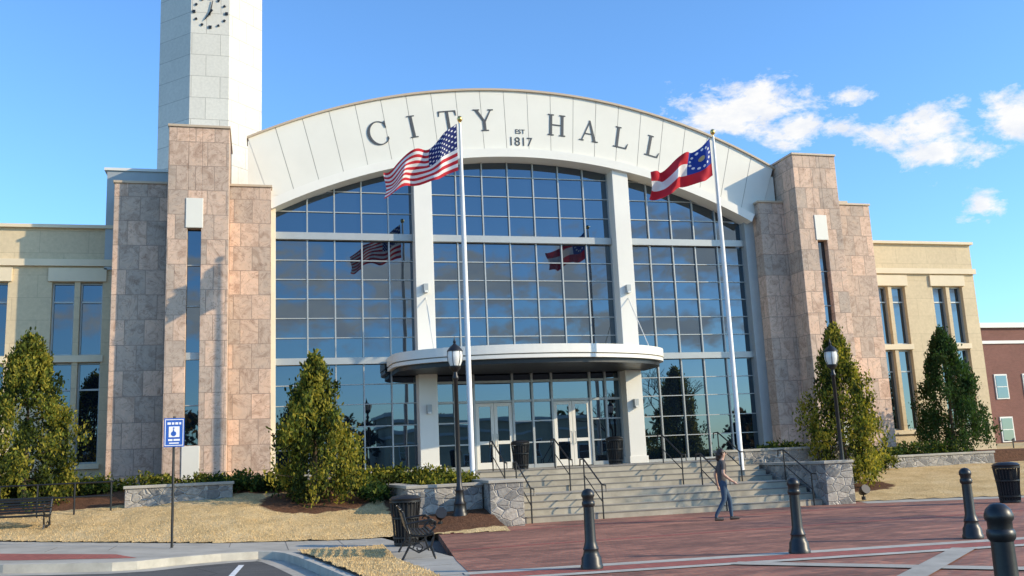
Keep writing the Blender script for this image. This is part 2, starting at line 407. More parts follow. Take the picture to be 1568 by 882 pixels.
def wing(name,x0,x1,pairs):
    w=MB();ops=[]
    for a,b in pairs:
        m_=(a+b)/2
        for u,v_ in ((a,m_-.09),(m_+.09,b)):
            ops+= [(u,v_,5.95,8.55),(u,v_,2.2,5.70)]
    wall(w,x0,x1,.6,10.5,35.5,36.0,ops,'cream')
    for u,v_,z0,z1 in ops:
        w.box(u,v_,35.76,35.78,z0,z1,'glass')
        w.box(u,u+.05,35.68,35.76,z0,z1,'alu');w.box(v_-.05,v_,35.68,35.76,z0,z1,'alu')
        for z in (z0,z1-.06,(z0+(z1-z0)*.72)): w.box(u+.05,v_-.05,35.685,35.758,z,z+.06,'alu')
    for a,b in pairs:
        w.box(a-.08,b+.08,35.44,35.497,5.71,5.94,'creamtrim')
        w.box(a-.12,b+.12,35.42,35.497,8.57,9.05,'creamtrim')
        w.box(a-.08,b+.08,35.40,35.497,2.02,2.18,'creamtrim')
    w.box(x0-.06,x1+.08,35.38,35.497,9.12,9.36,'creamtrim')
    w.box(x0-.05,x1+.1,35.36,36.1,10.5,10.62,'creamtrim')
    w.box(x0,x1,36.0,46,.6,10.4,'cream')
    w.obj(name,CH)
wing('left_wing',-32,-4.84,[(-7.04-3.06*i,-5.38-3.06*i) for i in range(8)])
wing('right_wing',25.1,31.7,[(26.35,27.95),(29.4,31.0)])
tw=MB()
def toct(cx,y0,hw,ch,leg,dep): 
    return [(cx-ch,y0),(cx+ch,y0),(cx+hw,y0+leg),(cx+hw,y0+leg+dep),(cx+ch,y0+2*leg+dep),(cx-ch,y0+2*leg+dep),(cx-hw,y0+leg+dep),(cx-hw,y0+leg)]
tw.prism(toct(-2.05,39,2.12,.78,1.34,1.5),8,27.5,'tower')
tw.prism(toct(-2.05,38.85,2.3,.86,1.43,1.6),27.5,28.1,'white')
tw.lathe([(2.3,28.1),(1.2,29.5),(.1,32)],(-2.05,41.1,0),'greymetal',8)
tw.obj('clock_tower',CH)
ck=MB();cz=20.92;cx=-2.05
for h in range(12):
    a=math.radians(30*h);r=.66;s_=.062 if h%3 else .085
    px,pz=cx+r*math.sin(a),cz+r*math.cos(a)
    ck.prismY([(px+s_*math.cos(a+q),pz-s_*math.sin(a+q)) for q in (.785,2.356,3.927,5.498)],38.95,38.998,'black')
def hand(ang,l,w):
    a=math.radians(ang);d=V((math.sin(a),math.cos(a)));n=V((d.y,-d.x))
    c=V((cx,cz));p=[c-d*.15-n*w,c-d*.15+n*w,c+d*l+n*w*.4,c+d*l-n*w*.4]
    ck.prismY([tuple(q) for q in p],38.93,38.96,'black')
hand(212,.42,.04);hand(10,.55,.03)
ck.obj('clock_face',CH)
lt=MB()
def serif(cx_,y,w,h=.045): return [(cx_-w,y),(cx_+w,y),(cx_+w,y+h),(cx_-w,y+h)]
def R_(x0,x1,y0,y1): return [(x0,y0),(x1,y0),(x1,y1),(x0,y1)]
th=.062
G={}
G['I']=[R_(-th,th,0,1),serif(0,0,.17),serif(0,.955,.17)]
G['T']=[R_(-th,th,0,.95),serif(0,0,.17),R_(-.4,.4,.955,1),[(-.4,.96),(-.4,.76),(-.37,.76),(-.33,.96)],[(.4,.96),(.33,.96),(.37,.76),(.4,.76)]]
G['Y']=[R_(-th,th,0,.46),serif(0,0,.17),[(-.4,.97),(-.26,.97),(.06,.44),(-.055,.44)],[(.31,.97),(.36,.97),(.055,.40),(.0,.46)],serif(-.33,.955,.15),serif(.33,.955,.12)]
G['H']=[R_(-.33,-.21,0,1),R_(.21,.33,0,1),R_(-.21,.21,.48,.53)]+[serif(x,y,.14) for x in (-.27,.27) for y in (0,.955)]
G['A']=[[(-.36,.0),(-.31,0),(.02,.88),(.0,1.0)],[(.22,0),(.36,0),(.035,1.0),(-.035,1.0)],R_(-.2,.24,.33,.38),serif(-.34,0,.11),serif(.31,0,.14)]
G['L']=[R_(-.24,-.12,0,1),serif(-.185,.955,.14),serif(-.25,0,.1),R_(-.25,.3,0,.05),[(.3,0),(.36,.26),(.33,.26),(.22,.04)]]
cp=[]
for i in range(22):
    a=math.radians(48+264*i/22);b=math.radians(48+264*(i+1)/22)
    def q(a,outer):
        t=.035+.09*max(0,-math.cos(a))
        r=.5 if outer else .5-t
        return (.02+r*.95*math.cos(a),.5+r*1.03*math.sin(a))
    cp.append([q(a,1),q(b,1),q(b,0),q(a,0)])
G['C']=cp+[[(.30,.86),(.36,.98),(.38,.98),(.38,.68),(.35,.68)],[(.34,.28),(.38,.28),(.38,.17),(.32,.12)]]
for ch,x,z in (('C',4.32,14.02),('I',5.62,14.35),('T',7.02,14.62),('Y',8.45,14.76),('H',11.41,14.70),('A',12.77,14.53),('L',14.14,14.31),('L',15.50,14.00)):
    an=math.atan2(x-XC,z-GZ);hgt=.88;c_,s_=math.cos(an),math.sin(an)
    if ch=='C': hgt=.92
    for pi,poly in enumerate(G[ch]):
        P=[]
        for a,b in poly:
            a*=hgt;b=(b-.5)*hgt
            P.append((x+a*c_+b*s_, z-a*s_+b*c_))
        lt.prismY(P,33.862-.0007*pi,33.884,'letter')
lt.obj('city_hall_lettering',CH)
for txt,sz,x,z in (('EST',.26,9.88,14.27),('1817',.50,9.88,13.78)):
    t=bpy.data.curves.new('t','FONT');t.body=txt;t.size=sz;t.align_x='CENTER';t.extrude=.008
    o=bpy.data.objects.new('t',t);COL.objects.link(o);bpy.context.view_layer.update()
    me=bpy.data.meshes.new_from_object(o.evaluated_get(bpy.context.evaluated_depsgraph_get()));bpy.data.objects.remove(o)
    me.materials.clear();me.materials.append(M['letter'])
    o=bpy.data.objects.new('established_'+txt.lower(),me);COL.objects.link(o);o.location=(x,33.874,z);o.rotation_euler=(math.pi/2,0,0);o.parent=CH

# ------------------------------------------------------------ GROUND
g=MB();Z0=-.14
xs=[-900,-200,-60,-25]+[-25+27*i/9 for i in range(1,10)]+[10,40,120,400,1200]
ys=[-900,-200,-40,0,20,40,80,200,1500]
vs=[(x,y,Z0+gz(max(x,-25))) for y in ys for x in xs];n=len(xs)
g.add(vs,[(j*n+i,j*n+i+1,(j+1)*n+i+1,(j+1)*n+i) for j in range(len(ys)-1) for i in range(n-1)],'asphalt')
g.obj('ground')
kerbline=[(-25,26.5),(-12,22.0),(-6,19.4),(-4.3,18.75),(-2.5,18.55),(-2.1,18.7),(-1.5,19.3),(-.7,19.9),(0.0,20.15),(.28,20.05),(.5,19.6),(.72,18.6),(.95,17.2),(1.25,15.2),(1.7,12),(2.0,9),(2.2,5)]
sw=MB()
def strip(mb,line,inner,z0,z1,k):
    for i in range(len(line)-1):
        (ax,ay),(bx,by)=line[i],line[i+1];(cx_,cy_),(dx,dy)=inner[i+1],inner[i]
        mb.prism([(ax,ay),(bx,by),(cx_,cy_),(dx,dy)],z0,z1,k,gz)
def offs(line,d):
    o=[]
    for i,p in enumerate(line):
        a=V(line[max(i-1,0)]);b=V(line[min(i+1,len(line)-1)]);t=(b-a).normalized();nrm=V((-t.y,t.x));q=V(p)+nrm*d;o.append((q.x,q.y))
    return o
k_in=offs(kerbline,.16);gut=offs(kerbline,-.45)
kb=MB();strip(kb,kerbline,k_in,Z0-.05,.012,'kerb')
kb.obj('kerb')
gt=MB()
for i in range(len(kerbline)-1):
    pts=[gut[i],gut[i+1],kerbline[i+1],kerbline[i]]
    gt.add([(x,y,Z0+.004+gz(x)) for x,y in pts],[(0,1,2,3)],'concrete')
gt.obj('gutter')
tgt=[(-25,33),(-12,29),(-6,26),(-4.3,25),(-2.5,24),(-2.1,24),(-1.5,24),(-.7,24),(0,24),(.6,24),(1.4,23.9),(2.2,23.8),(2.8,23),(3.6,15.2),(3.6,12),(3.6,9),(3.6,5)]
def strips2(mb,A,B,z,k,sub=6):
    for i in range(len(A)-1):
        for s in range(sub):
            f0,f1=s/sub,(s+1)/sub
            P=[(A[i][0]+(B[i][0]-A[i][0])*f,A[i][1]+(B[i][1]-A[i][1])*f) for f in (f0,f1)]
            Q=[(A[i+1][0]+(B[i+1][0]-A[i+1][0])*f,A[i+1][1]+(B[i+1][1]-A[i+1][1])*f) for f in (f0,f1)]
            pts=[P[0],Q[0],Q[1],P[1]]
            mb.add([(x,y,z+gz(x)) for x,y in pts],[(0,1,2,3)],k)
strips2(sw,k_in,tgt,0,'concrete')
for i in range(14):
    x=-9+i*1.2
    if x>2.2: break
    sw.box(x-.008,x+.008,20.45 if x>0 else 21.6,22.9,gz(x)-.02,gz(x)+.003,'nose')
for yy in (14.5,16,17.5,19,20.5): sw.box(2.4,3.12,yy-.008,yy+.008,-.02,.003,'nose')
sw.obj('sidewalk')
pb=MB()
pb.add([(x,y,.005+gz(x)) for x,y in [(-12,24.0),(-5.2,21.5),(-2.7,20.5),(-2.2,19.5),(-4.3,19.7),(-6,20.3),(-12,22.8)]],[tuple(range(7))[::-1]],'brick2');pb.obj('brick_strip_path')
pz=MB()
pz.prism([(3.15,9),(60,9),(60,40),(17.5,40),(16.4,24.3),(16,25.4),(6.0,25.4),(4.4,25.4),(4.1,22.4),(3.3,16.5),(3.1,14.5)],Z0,.006,'brick')
pz.obj('brick_plaza')
br=MB()
def bandpoly(p0,p1,w,z,k):
    d=(V(p1)-V(p0)).normalized();nn=V((-d.y,d.x))*w/2
    pts=[V(p0)-nn,V(p1)-nn,V(p1)+nn,V(p0)+nn];br.add([(p.x,p.y,z) for p in pts],[(0,1,2,3)],k)
bandpoly((3.0,14.45),(60,8.0),.32,.010,'kerb')
bandpoly((3.0,13.95),(60,7.5),.55,.014,'brick2')
bandpoly((3.0,13.5),(60,7.0),.25,.018,'kerb')
bandpoly((6.8,13.1),(11.5,8.0),.35,.022,'concrete');bandpoly((10.5,12.7),(5.5,8.5),.35,.026,'concrete');bandpoly((12.5,12.6),(9.0,9.0),.35,.030,'concrete')
bandpoly((17,24.6),(60,6.5),1.5,.010,'concrete')
bandpoly((4.35,22.6),(16.6,22.6),.20,.010,'brick2');bandpoly((3.6,18.4),(30,18.4),.20,.010,'brick2')
br.obj('paving_bands')
rd=MB();rd.box(3.15,60,-30,9,Z0,.0,'asphalt');rd.obj('crossing_road')
pl=MB()
for p0,p1 in (((-2.9,17.6),(-3.9,10)),((-.3,18.9),(-.9,10))):
    d=(V(p1)-V(p0)).normalized();nn=V((-d.y,d.x))*.05
    pts=[V(p0)-nn,V(p1)-nn,V(p1)+nn,V(p0)+nn];pl.add([(p.x,p.y,Z0+.012+gz(p.x)) for p in pts],[(0,1,2,3)],'paint')
pl.obj('parking_line')
def meshgrid_poly(name,inside,x0,x1,y0,y1,st,zf,mf):
    me=bpy.data.meshes.new(name);vs=[];idx={};fs=[];
    nx=int((x1-x0)/st)+1;ny=int((y1-y0)/st)+1
    def vid(i,j):
        if (i,j) not in idx:
            x=x0+i*st;y=y0+j*st;idx[(i,j)]=len(vs);vs.append((x,y,zf(x,y)))
        return idx[(i,j)]
    for i in range(nx):
        for j in range(ny):
            if inside(x0+(i+.5)*st,y0+(j+.5)*st): fs.append((vid(i,j),vid(i+1,j),vid(i+1,j+1),vid(i,j+1)))
    me.from_pydata(vs,[],fs);me.materials.append(M['lawn'])
    a=me.attributes.new("mulch",'FLOAT','POINT')
    for k,v_ in enumerate(vs): a.data[k].value=mf(v_[0],v_[1])
    me.polygons.foreach_set("use_smooth",[True]*len(fs))
    o=bpy.data.objects.new(name,me);COL.objects.link(o);return o
isl=[(.75,19.75),(1.6,20.1),(2.5,20.2),(2.45,18.9),(2.35,17.2),(2.5,15.4),(2.6,13.4),(2.6,11),(1.95,11),(1.75,13),(1.42,15.2),(1.1,17.4),(.9,18.8)]
def inpoly(P):
    def f(x,y):
        c=False;n=len(P)
        for i in range(n):
            (x0,y0),(x1,y1)=P[i],P[(i+1)%n]
            if (y0>y)!=(y1>y) and x<(x1-x0)*(y-y0)/(y1-y0)+x0: c=not c
        return c
    return f
def zI(x,y): return gz(x)+.055+.03*noise.noise((x*2,y*2,0))
inI=inpoly(isl)
meshgrid_poly('straw_island',inI,.4,3.2,10.8,20.6,.05,zI,lambda x,y:-.4)
def Ye(x):
    if x<-1: return 22.9+(-1-x)*.46
    return 22.9 if x<3 else 22.9-.2*(x-3)
trees=[(1.5,27,0),(-6.45,30,0),(18.8,28,0),(27.2,33.3,0)]
def tmul(x,y): return max(smooth01(1.6-math.hypot(x-tx,y-ty)*.75) for tx,ty,_ in trees)
def mulchL(x,y):
    v=max(smooth01((y-27.6)/1.5),tmul(x,y))
    if x>2.9: v=max(v,smooth01((x-2.9)/.8)*smooth01((y-22.4)/.8))
    return v
def zL(x,y):
    t=max(0,(y-Ye(x))/7.0);h=1.28*min(1,t)**.95
    return gz(x)*(1-.75*smooth01(t))+.02+h+.045*noise.noise((x*1.3,y*1.3,1))*min(1,t*6)+.02*noise.noise((x*5,y*5,1))
def insL(x,y):
    if y<Ye(x)+.1*noise.noise((x*3,y*3,4)): return False
    if x>5.75 : return False
    if x>3.6 and y>24.8: return False
    return y<35.6
meshgrid_poly('lawn_left',insL,-26,5.8,22.2,36,.10,zL,mulchL)
def YeR(x): return 25.3-(x-16.4)*.46 if x<40 else 14.4
def zR(x,y):
    t=max(0,(y-YeR(x))/9.0);h=.72*min(1,t)
    if y>31.6: h+= .45*smooth01((y-31.6)/.3)
    return .02+h+.03*noise.noise((x,y,5))*min(1,t*5)
meshgrid_poly('lawn_right',lambda x,y:y>YeR(x) and x>16.35,16.2,75,8,80,.3,zR,lambda x,y:max(smooth01((y-31)/.8)*(1 if x<33 else 0),tmul(x,y) if y<31 else -.4))
sb=MB();random.seed(21)
def blade(x,y,z,h):
    a=random.uniform(0,6.28);w=.008;lx,ly=random.gauss(0,.6)*h,random.gauss(0,.6)*h
    sb.add([(x-w*math.cos(a),y-w*math.sin(a),z-.01),(x+w*math.cos(a),y+w*math.sin(a),z-.01),(x+lx,y+ly,z+h)],[(0,1,2)],'straw')
cnt=0
while cnt<8000:
    x=random.uniform(-8,3.6);y=Ye(x)+abs(random.gauss(0,1.6))
    if mulchL(x,y)>.3: continue
    blade(x,y,zL(x,y),random.uniform(.02,.05));cnt+=1
cnt=0
while cnt<4500:
    x=random.uniform(.7,2.6);y=random.uniform(12,20.2)
    if not inI(x,y): continue
    blade(x,y,zI(x,y),random.uniform(.015,.04));cnt+=1
sb.obj('straw_grass')

# ------------------------------------------------------------ STEPS & TERRACE & WALLS
st=MB()
xs0,xs1=6.66,15.68
for i in range(4):
    st.box(xs0,xs1,24.55+i*.38,24.55+(i+1)*.38 if i<3 else 27.2,-.1,.175*(i+1),'step')
    st.box(xs0,xs1,24.542+i*.38,24.55+i*.38,.175*(i+1)-.035,.175*(i+1)-.002,'nose')
for i in range(4):
    st.box(6.2,15.68,27.2+i*.38,27.2+(i+1)*.38 if i<3 else 34.45,.2,.7+.165*(i+1),'step')
    st.box(6.2,15.68,27.192+i*.38,27.2+i*.38,.7+.165*(i+1)-.035,.7+.165*(i+1)-.002,'nose')
st.box(3.2,6.2,30.2,34.45,.2,1.357,'step');st.box(15.68,19.9,30.2,34.45,.2,1.357,'step')
st.obj('entrance_steps')
def swall(name,segs,capz=.08):
    w=MB()
    for x0,x1,y0,y1,z0,z1 in segs:
        w.box(x0,x1,y0,y1,z0,z1,'stone')
        w.box(x0-.04,x1+.04,y0-.04,y1+.04,z1,z1+capz,'concrete')
    return w.obj(name,bevel=.012)
swall('stone_planter_wall',[(5.72,6.62,23.95,24.85,-.1,1.10),(3.7,5.68,24.62,24.98,.1,1.05),(5.9,6.5,24.9,28.2,-.1,1.10),(3.7,4.06,25.03,29.8,.1,1.052)])
swall('stone_planter_wall',[(15.72,16.62,24.3,25.2,-.1,1.16),(15.85,16.45,25.25,28.4,-.1,1.14),(14.6,19.6,28.45,28.85,.2,1.60)])
swall('retaining_wall',[(-3.5,-.7,27.9,28.25,.5,1.36)])
swall('retaining_wall',[(22.6,27.7,31.2,31.55,.2,1.12)])
bedm=MB();bedm.box(4.06,5.9,24.98,30.2,.4,1.0,'soil');bedm.box(16.46,19.6,28.86,33.4,.4,1.4,'soil');bedm.obj('planter_soil')
swall('terrace_edging',[(.5,5.5,32.6,32.9,.8,1.42)])

# ------------------------------------------------------------ railings
def rail(name,x,y0,z0,y1,z1,h=.9):
    r=MB();c='black'
    r.tube([(x,y0,z0),(x,y0,z0+h)],.022,c);r.tube([(x,y1,z1),(x,y1,z1+h)],.022,c)
    r.tube([(x,y0-.32,z0+h-.18),(x,y0-.28,z0+h),(x,y0,z0+h+.01),(x,y1,z1+h+.01),(x,y1+.3,z1+h),(x,y1+.33,z1+h-.18)],.022,c)
    r.tube([(x,y0,z0+h*.5),(x,y1,z1+h*.5)],.015,c)
    return r.obj(name)
for x in (6.95,8.95,12.6,15.35): rail('stair_handrail',x,24.45,.0,25.85,.7)
for x in (6.95,8.95,12.6,14.6): rail('stair_handrail',x,27.15,.7,28.55,1.36)
r=MB()
for i in range(7):
    x=-9.2+i*.9;r.tube([(x,27.6,zL(x,27.6)-.05),(x,27.6,1.58)],.024,'black')
for z in (1.58,1.22): r.tube([(-10.5,27.6,z),(-3.75,27.6,z)],.022,'black')
r.obj('ramp_railing')

# ------------------------------------------------------------ street furniture
def bollard(x,y):
    b=MB()
    b.lathe([(.17,0),(.17,.05),(.155,.07),(.15,.16),(.125,.20),(.11,.26),(.12,.29),(.105,.32),(.085,.40),(.078,.9),(.095,.92),(.10,.95),(.095,.98),(.085,.99),(.085,1.04),(.10,1.06),(.10,1.09),(.085,1.13),(.05,1.165),(0.001,1.175)],(0,0,0),'black',24)
    b.obj('bollard',loc=(x,y,.012),smooth=True)
for p in ((4.82,13.81),(8.28,13.74),(11.72,13.93),(5.25,5.95)): bollard(*p)
def lamp(x,y,z,h=4.5):
    b=MB();s=h/4.5
    b.lathe([(.20,0),(.20,.08),(.17,.12),(.15,.30),(.16,.33),(.12,.40),(.10,.62),(.115,.66),(.075,.74),(.062,1.0),(.052,3.45),(.075,3.48),(.08,3.53),(.055,3.58),(.05,3.66),(.12,3.74),(.15,3.78),(.15,3.82)],(0,0,0),'black',20)
    b.lathe([(.135,3.82),(.185,3.95),(.20,4.08),(.185,4.2)],(0,0,0),'bulbglass',20)
    b.lathe([(.21,4.2),(.20,4.23),(.12,4.33),(.05,4.38),(.03,4.42),(.045,4.45),(.02,4.5),(.004,4.6)],(0,0,0),'black',20)
    for i in range(6):
        a=i*math.pi/3;ca,sa=math.cos(a),math.sin(a)
        b.tube([(.14*ca,.14*sa,3.82),(.19*ca,.19*sa,3.95),(.206*ca,.206*sa,4.08),(.19*ca,.19*sa,4.21)],.008,'black',5)
    o=b.obj('street_lamp',loc=(x,y,z),smooth=True);o.scale=(s,s,s)
lamp(4.98,24.2,.3,4.55);lamp(17.45,26.0,.15,4.75);lamp(19.8,17.2,.0,4.6)
def bin_(x,y,z,h=.92):
    b=MB();b.lathe([(.24,0),(.24,.05),(.22,.06)],(0,0,0),'black',24)
    for i in range(24):
        a=i*math.pi/12;ca,sa=math.cos(a),math.sin(a)
        b.tube([(.23*ca,.23*sa,.04),(.25*ca,.25*sa,.4),(.30*ca,.30*sa,.84)],.014,'black',4)
    for z_,rr in ((.12,.24),(.5,.26),(.82,.3)):
        b.lathe([(rr,z_),(rr+.02,z_+.01),(rr+.02,z_+.04),(rr,z_+.05)],(0,0,0),'black',24)
    b.lathe([(.20,.06),(.23,.8)],(0,0,0),'dark',20)
    b.lathe([(.31,.87),(.32,.9),(.26,.95),(.14,.97),(.14,.93)],(0,0,0),'black',24)
    o=b.obj('trash_bin',loc=(x,y,z),smooth=True);o.scale=(h/.95,)*3
bin_(3.0,20.3,0.02,1.0);bin_(18.87,20.9,.02,1.0);bin_(8.05,29.3,1.36,.9);bin_(12.1,31.5,1.36,.95)
def bench(x,y,z,rot,slat='wood'):
    b=MB();W=.85
    for sx in (-W,W):
        b.tube([(sx,-.30,0),(sx,-.27,.06),(sx,-.22,.22),(sx,-.26,.36),(sx,-.27,.42),(sx,-.20,.45)],.022,'black',6)
        b.tube([(sx,.30,0),(sx,.26,.07),(sx,.16,.25),(sx,.14,.42)],.022,'black',6)
        b.tube([(sx,-.24,.42),(sx,-.05,.40),(sx,.15,.42),(sx,.20,.55),(sx,.27,.82),(sx,.33,.88)],.022,'black',6)
        b.tube([(sx,-.20,.45),(sx,-.30,.55),(sx,-.31,.63),(sx,-.24,.68),(sx,-.05,.66),(sx,.21,.62)],.02,'black',6)
        pts=[(sx,-.24+.07*math.cos(t)*(1-t/9),.60+.07*math.sin(t)*(1-t/9)) for t in [i*.6 for i in range(12)]]
        b.tube(pts,.014,'black',5)
        pts=[(sx,.0+.1*math.cos(t)*(1-t/9),.20+.1*math.sin(t)*(1-t/9)) for t in [i*.6 for i in range(12)]]
        b.tube(pts,.014,'black',5)
        b.tube([(sx,-.22,.22),(sx,0,.12),(sx,.17,.22)],.016,'black',5)
    for i in range(7):
        yy=-.25+i*.065;zz=.435-.02*math.sin(i/6*math.pi)
        b.box(-W-.03,W+.03,yy-.022,yy+.022,zz,zz+.022,slat)
    for i in range(6):
        f=i/5;yy=.19+.10*f;zz=.52+.34*f
        b.box(-W-.03,W+.03,yy-.012,yy+.012,zz-.022,zz+.022,slat)
    return b.obj('park_bench',loc=(x,y,z),rot=rot,smooth=False)
bench(2.84,17.95,.004,math.radians(84),'black')
bench(-5.9,26.3,.40,math.radians(-8),'black')
sg=MB()
sg.tube([(0,0,0),(0,0,2.78)],.028,'black',8)
sg.box(-.21,.21,-.05,-.035,2.12,2.74,'signblue')
for a in ((-.19,.19,2.70,2.715),(-.19,.19,2.145,2.16),(-.19,-.175,2.16,2.70),(.175,.19,2.16,2.70)): sg.box(a[0],a[1],-.056,-.0505,a[2],a[3],'signwhite')
for i,(x0,x1) in enumerate(((-.14,-.07),(-.05,.0),(.02,.08),(.10,.14))): sg.box(x0,x1,-.056,-.0505,2.60,2.65,'signwhite')
sg.box(-.11,.11,-.056,-.0505,2.33,2.56,'signwhite')
sg.prismY([(-.01+.055*math.cos(t*.5),2.405+.055*math.sin(t*.5)) for t in range(13)],-.060,-.0565,'signblue')
sg.box(-.02,.0,-.063,-.0605,2.42,2.50,'signblue');sg.prismY([(-.01+.018*math.cos(t*.9),2.525+.018*math.sin(t*.9)) for t in range(7)],-.060,-.0565,'signblue')
for i,(x0,x1) in enumerate(((-.12,-.03),(-.01,.12))): sg.box(x0,x1,-.056,-.0505,2.25,2.29,'signwhite')
sg.box(-.10,.10,-.056,-.0505,2.19,2.215,'signwhite')
sg.obj('parking_sign',loc=(-1.78,21.9,gz(-1.78)),rot=math.radians(6))
for p in ((4.35,23.6,.15),(17.3,24.9,.05)):
    b=MB();b.lathe([(.06,0),(.06,.1)],(0,0,0),'black',12);b.tube([(0,0,.1),(0,-.02,.22)],.02,'black');b.tube([(0,.1,.2),(0,-.02,.26),(0,-.16,.32)],[.08,.13,.14],'black',14)
    b.obj('flood_light',loc=p)

# ------------------------------------------------------------ flags
def pole(x,y,z0,z1):
    b=MB();b.lathe([(.16,0),(.16,.06),(.10,.12),(.078,.15),(.072,z1-z0-4),(.040,z1-z0-.12),(.040,z1-z0-.1)],(0,0,0),'pole',18)
    H=z1-z0
    b.lathe([(.02,H-.12),(.02,H-.05),(.075,H),(.09,H+.07),(.06,H+.14),(.005,H+.17)],(0,0,0),'gold',14)
    b.tube([(-.09,-.0,1.2),(-.075,0,H-.3)],.006,'pole',4)
    b.obj('flagpole',loc=(x,y,z0),smooth=True)
pole(6.18,28,.75,12.42);pole(15.08,28,.65,12.42)
def flagmat(name,kind):
    m,nt,b=newmat(name);uv=N(nt,"ShaderNodeUVMap");uv.uv_map="UVMap"
    s=N(nt,"ShaderNodeSeparateXYZ");L(nt,uv.outputs[0],s.inputs[0]);u,v=s.outputs[0],s.outputs[1]
    red=(.55,.02,.035);wh=(.82,.80,.78);blue=(.012,.025,.14)
    if kind=='us':
        k=mth(nt,'MODULO',mth(nt,'FLOOR',mth(nt,'MULTIPLY',v,13)),2)
        stripe=mixc(nt,k,red,wh)
        can=mth(nt,'MULTIPLY',mth(nt,'LESS_THAN',u,.4),mth(nt,'GREATER_THAN',v,6/13))
        gu=mth(nt,'MULTIPLY',u,11/.4);gv=mth(nt,'MULTIPLY',mth(nt,'SUBTRACT',v,6/13),9/(7/13))
        fu=mth(nt,'SUBTRACT',mth(nt,'FRACT',gu),.5);fv=mth(nt,'SUBTRACT',mth(nt,'FRACT',gv),.5)
        d=mth(nt,'SQRT',mth(nt,'ADD',mth(nt,'MULTIPLY',fu,fu),mth(nt,'MULTIPLY',fv,fv)))
        par=mth(nt,'MODULO',mth(nt,'ADD',mth(nt,'FLOOR',gu),mth(nt,'FLOOR',gv)),2)
        star=mth(nt,'MULTIPLY',mth(nt,'LESS_THAN',d,.32),mth(nt,'LESS_THAN',par,.5))
        col=mixc(nt,can,stripe,mixc(nt,star,blue,wh))
    else:
        k=mth(nt,'MULTIPLY',mth(nt,'GREATER_THAN',v,1/3),mth(nt,'LESS_THAN',v,2/3))
        stripe=mixc(nt,k,red,wh)
        can=mth(nt,'MULTIPLY',mth(nt,'LESS_THAN',u,.38),mth(nt,'GREATER_THAN',v,1/3))
        cu=mth(nt,'MULTIPLY',mth(nt,'SUBTRACT',u,.19),1.6);cv=mth(nt,'SUBTRACT',v,.667)
        rad=mth(nt,'SQRT',mth(nt,'ADD',mth(nt,'MULTIPLY',cu,cu),mth(nt,'MULTIPLY',cv,cv)))
        ang=mth(nt,'MULTIPLY',mth(nt,'ARCTAN2',cv,cu),13/6.2832)
        fa_=mth(nt,'MULTIPLY',mth(nt,'SUBTRACT',mth(nt,'FRACT',ang),.5),.12)
        dr=mth(nt,'SUBTRACT',rad,.245)
        d=mth(nt,'SQRT',mth(nt,'ADD',mth(nt,'MULTIPLY',fa_,fa_),mth(nt,'MULTIPLY',dr,dr)))
        star=mth(nt,'LESS_THAN',d,.034)
        seal=mth(nt,'LESS_THAN',rad,.07)
        c=mixc(nt,star,(.015,.05,.30),wh);c=mixc(nt,seal,c,(.55,.45,.2));col=mixc(nt,can,stripe,c)
    L(nt,col,b.inputs["Base Color"]);b.inputs["Roughness"].default_value=.8
    out=nt.nodes["Material Output"];tr=N(nt,"ShaderNodeBsdfTranslucent");L(nt,col,tr.inputs[0])
    mx=N(nt,"ShaderNodeMixShader");mx.inputs[0].default_value=.3;L(nt,b.outputs[0],mx.inputs[1]);L(nt,tr.outputs[0],mx.inputs[2]);L(nt,mx.outputs[0],out.inputs[0])
    return m
def flag(name,kind,x,y,zt,zb,xe,zte,zbe,ph,pt=1.15,pb_=.9):
    nu,nv=90,44;vs=[];fs=[];uvs=[]
    for j in range(nv+1):
        for i in range(nu+1):
            u=i/nu;v=j/nv
            su=u+.03*math.sin(u*11+ph)
            X=x+(xe-x)*su
            top=zt+(zte-zt)*(u**pt);bot=zb+(zbe-zb)*(u**pb_)
            amp=.24*min(1,u*2.5)
            w=math.sin(u*13+v*2.6+ph);w2=math.sin(u*25+v*-4+ph*2)
            Z=bot+(top-bot)*v+ .07*min(1,u*2)*math.sin(u*10+ph+1.2)
            Y=y+amp*w+.07*min(1,u*2)*w2+ .5*u
            X+=.05*math.sin(v*5+u*6)*u
            vs.append((X,Y,Z));uvs.append((u,v))
    for j in range(nv):
        for i in range(nu):
            a=j*(nu+1)+i;fs.append((a,a+1,a+nu+2,a+nu+1))
    me=bpy.data.meshes.new(name);me.from_pydata(vs,[],fs);ul=me.uv_layers.new(name="UVMap")
    for p in me.polygons:
        for li in p.loop_indices: ul.data[li].uv=uvs[me.loops[li].vertex_index]
    me.polygons.foreach_set("use_smooth",[True]*len(fs));me.materials.append(flagmat(name+'_cloth',kind))
    o=bpy.data.objects.new(name,me);COL.objects.link(o)
flag('american_flag','us',6.10,28,12.32,10.76,3.75,10.80,10.02,.4,.85,.9)
flag('georgia_state_flag','ga',15.0,28,12.25,10.92,12.85,11.0,10.15,2.0,.9,.9)

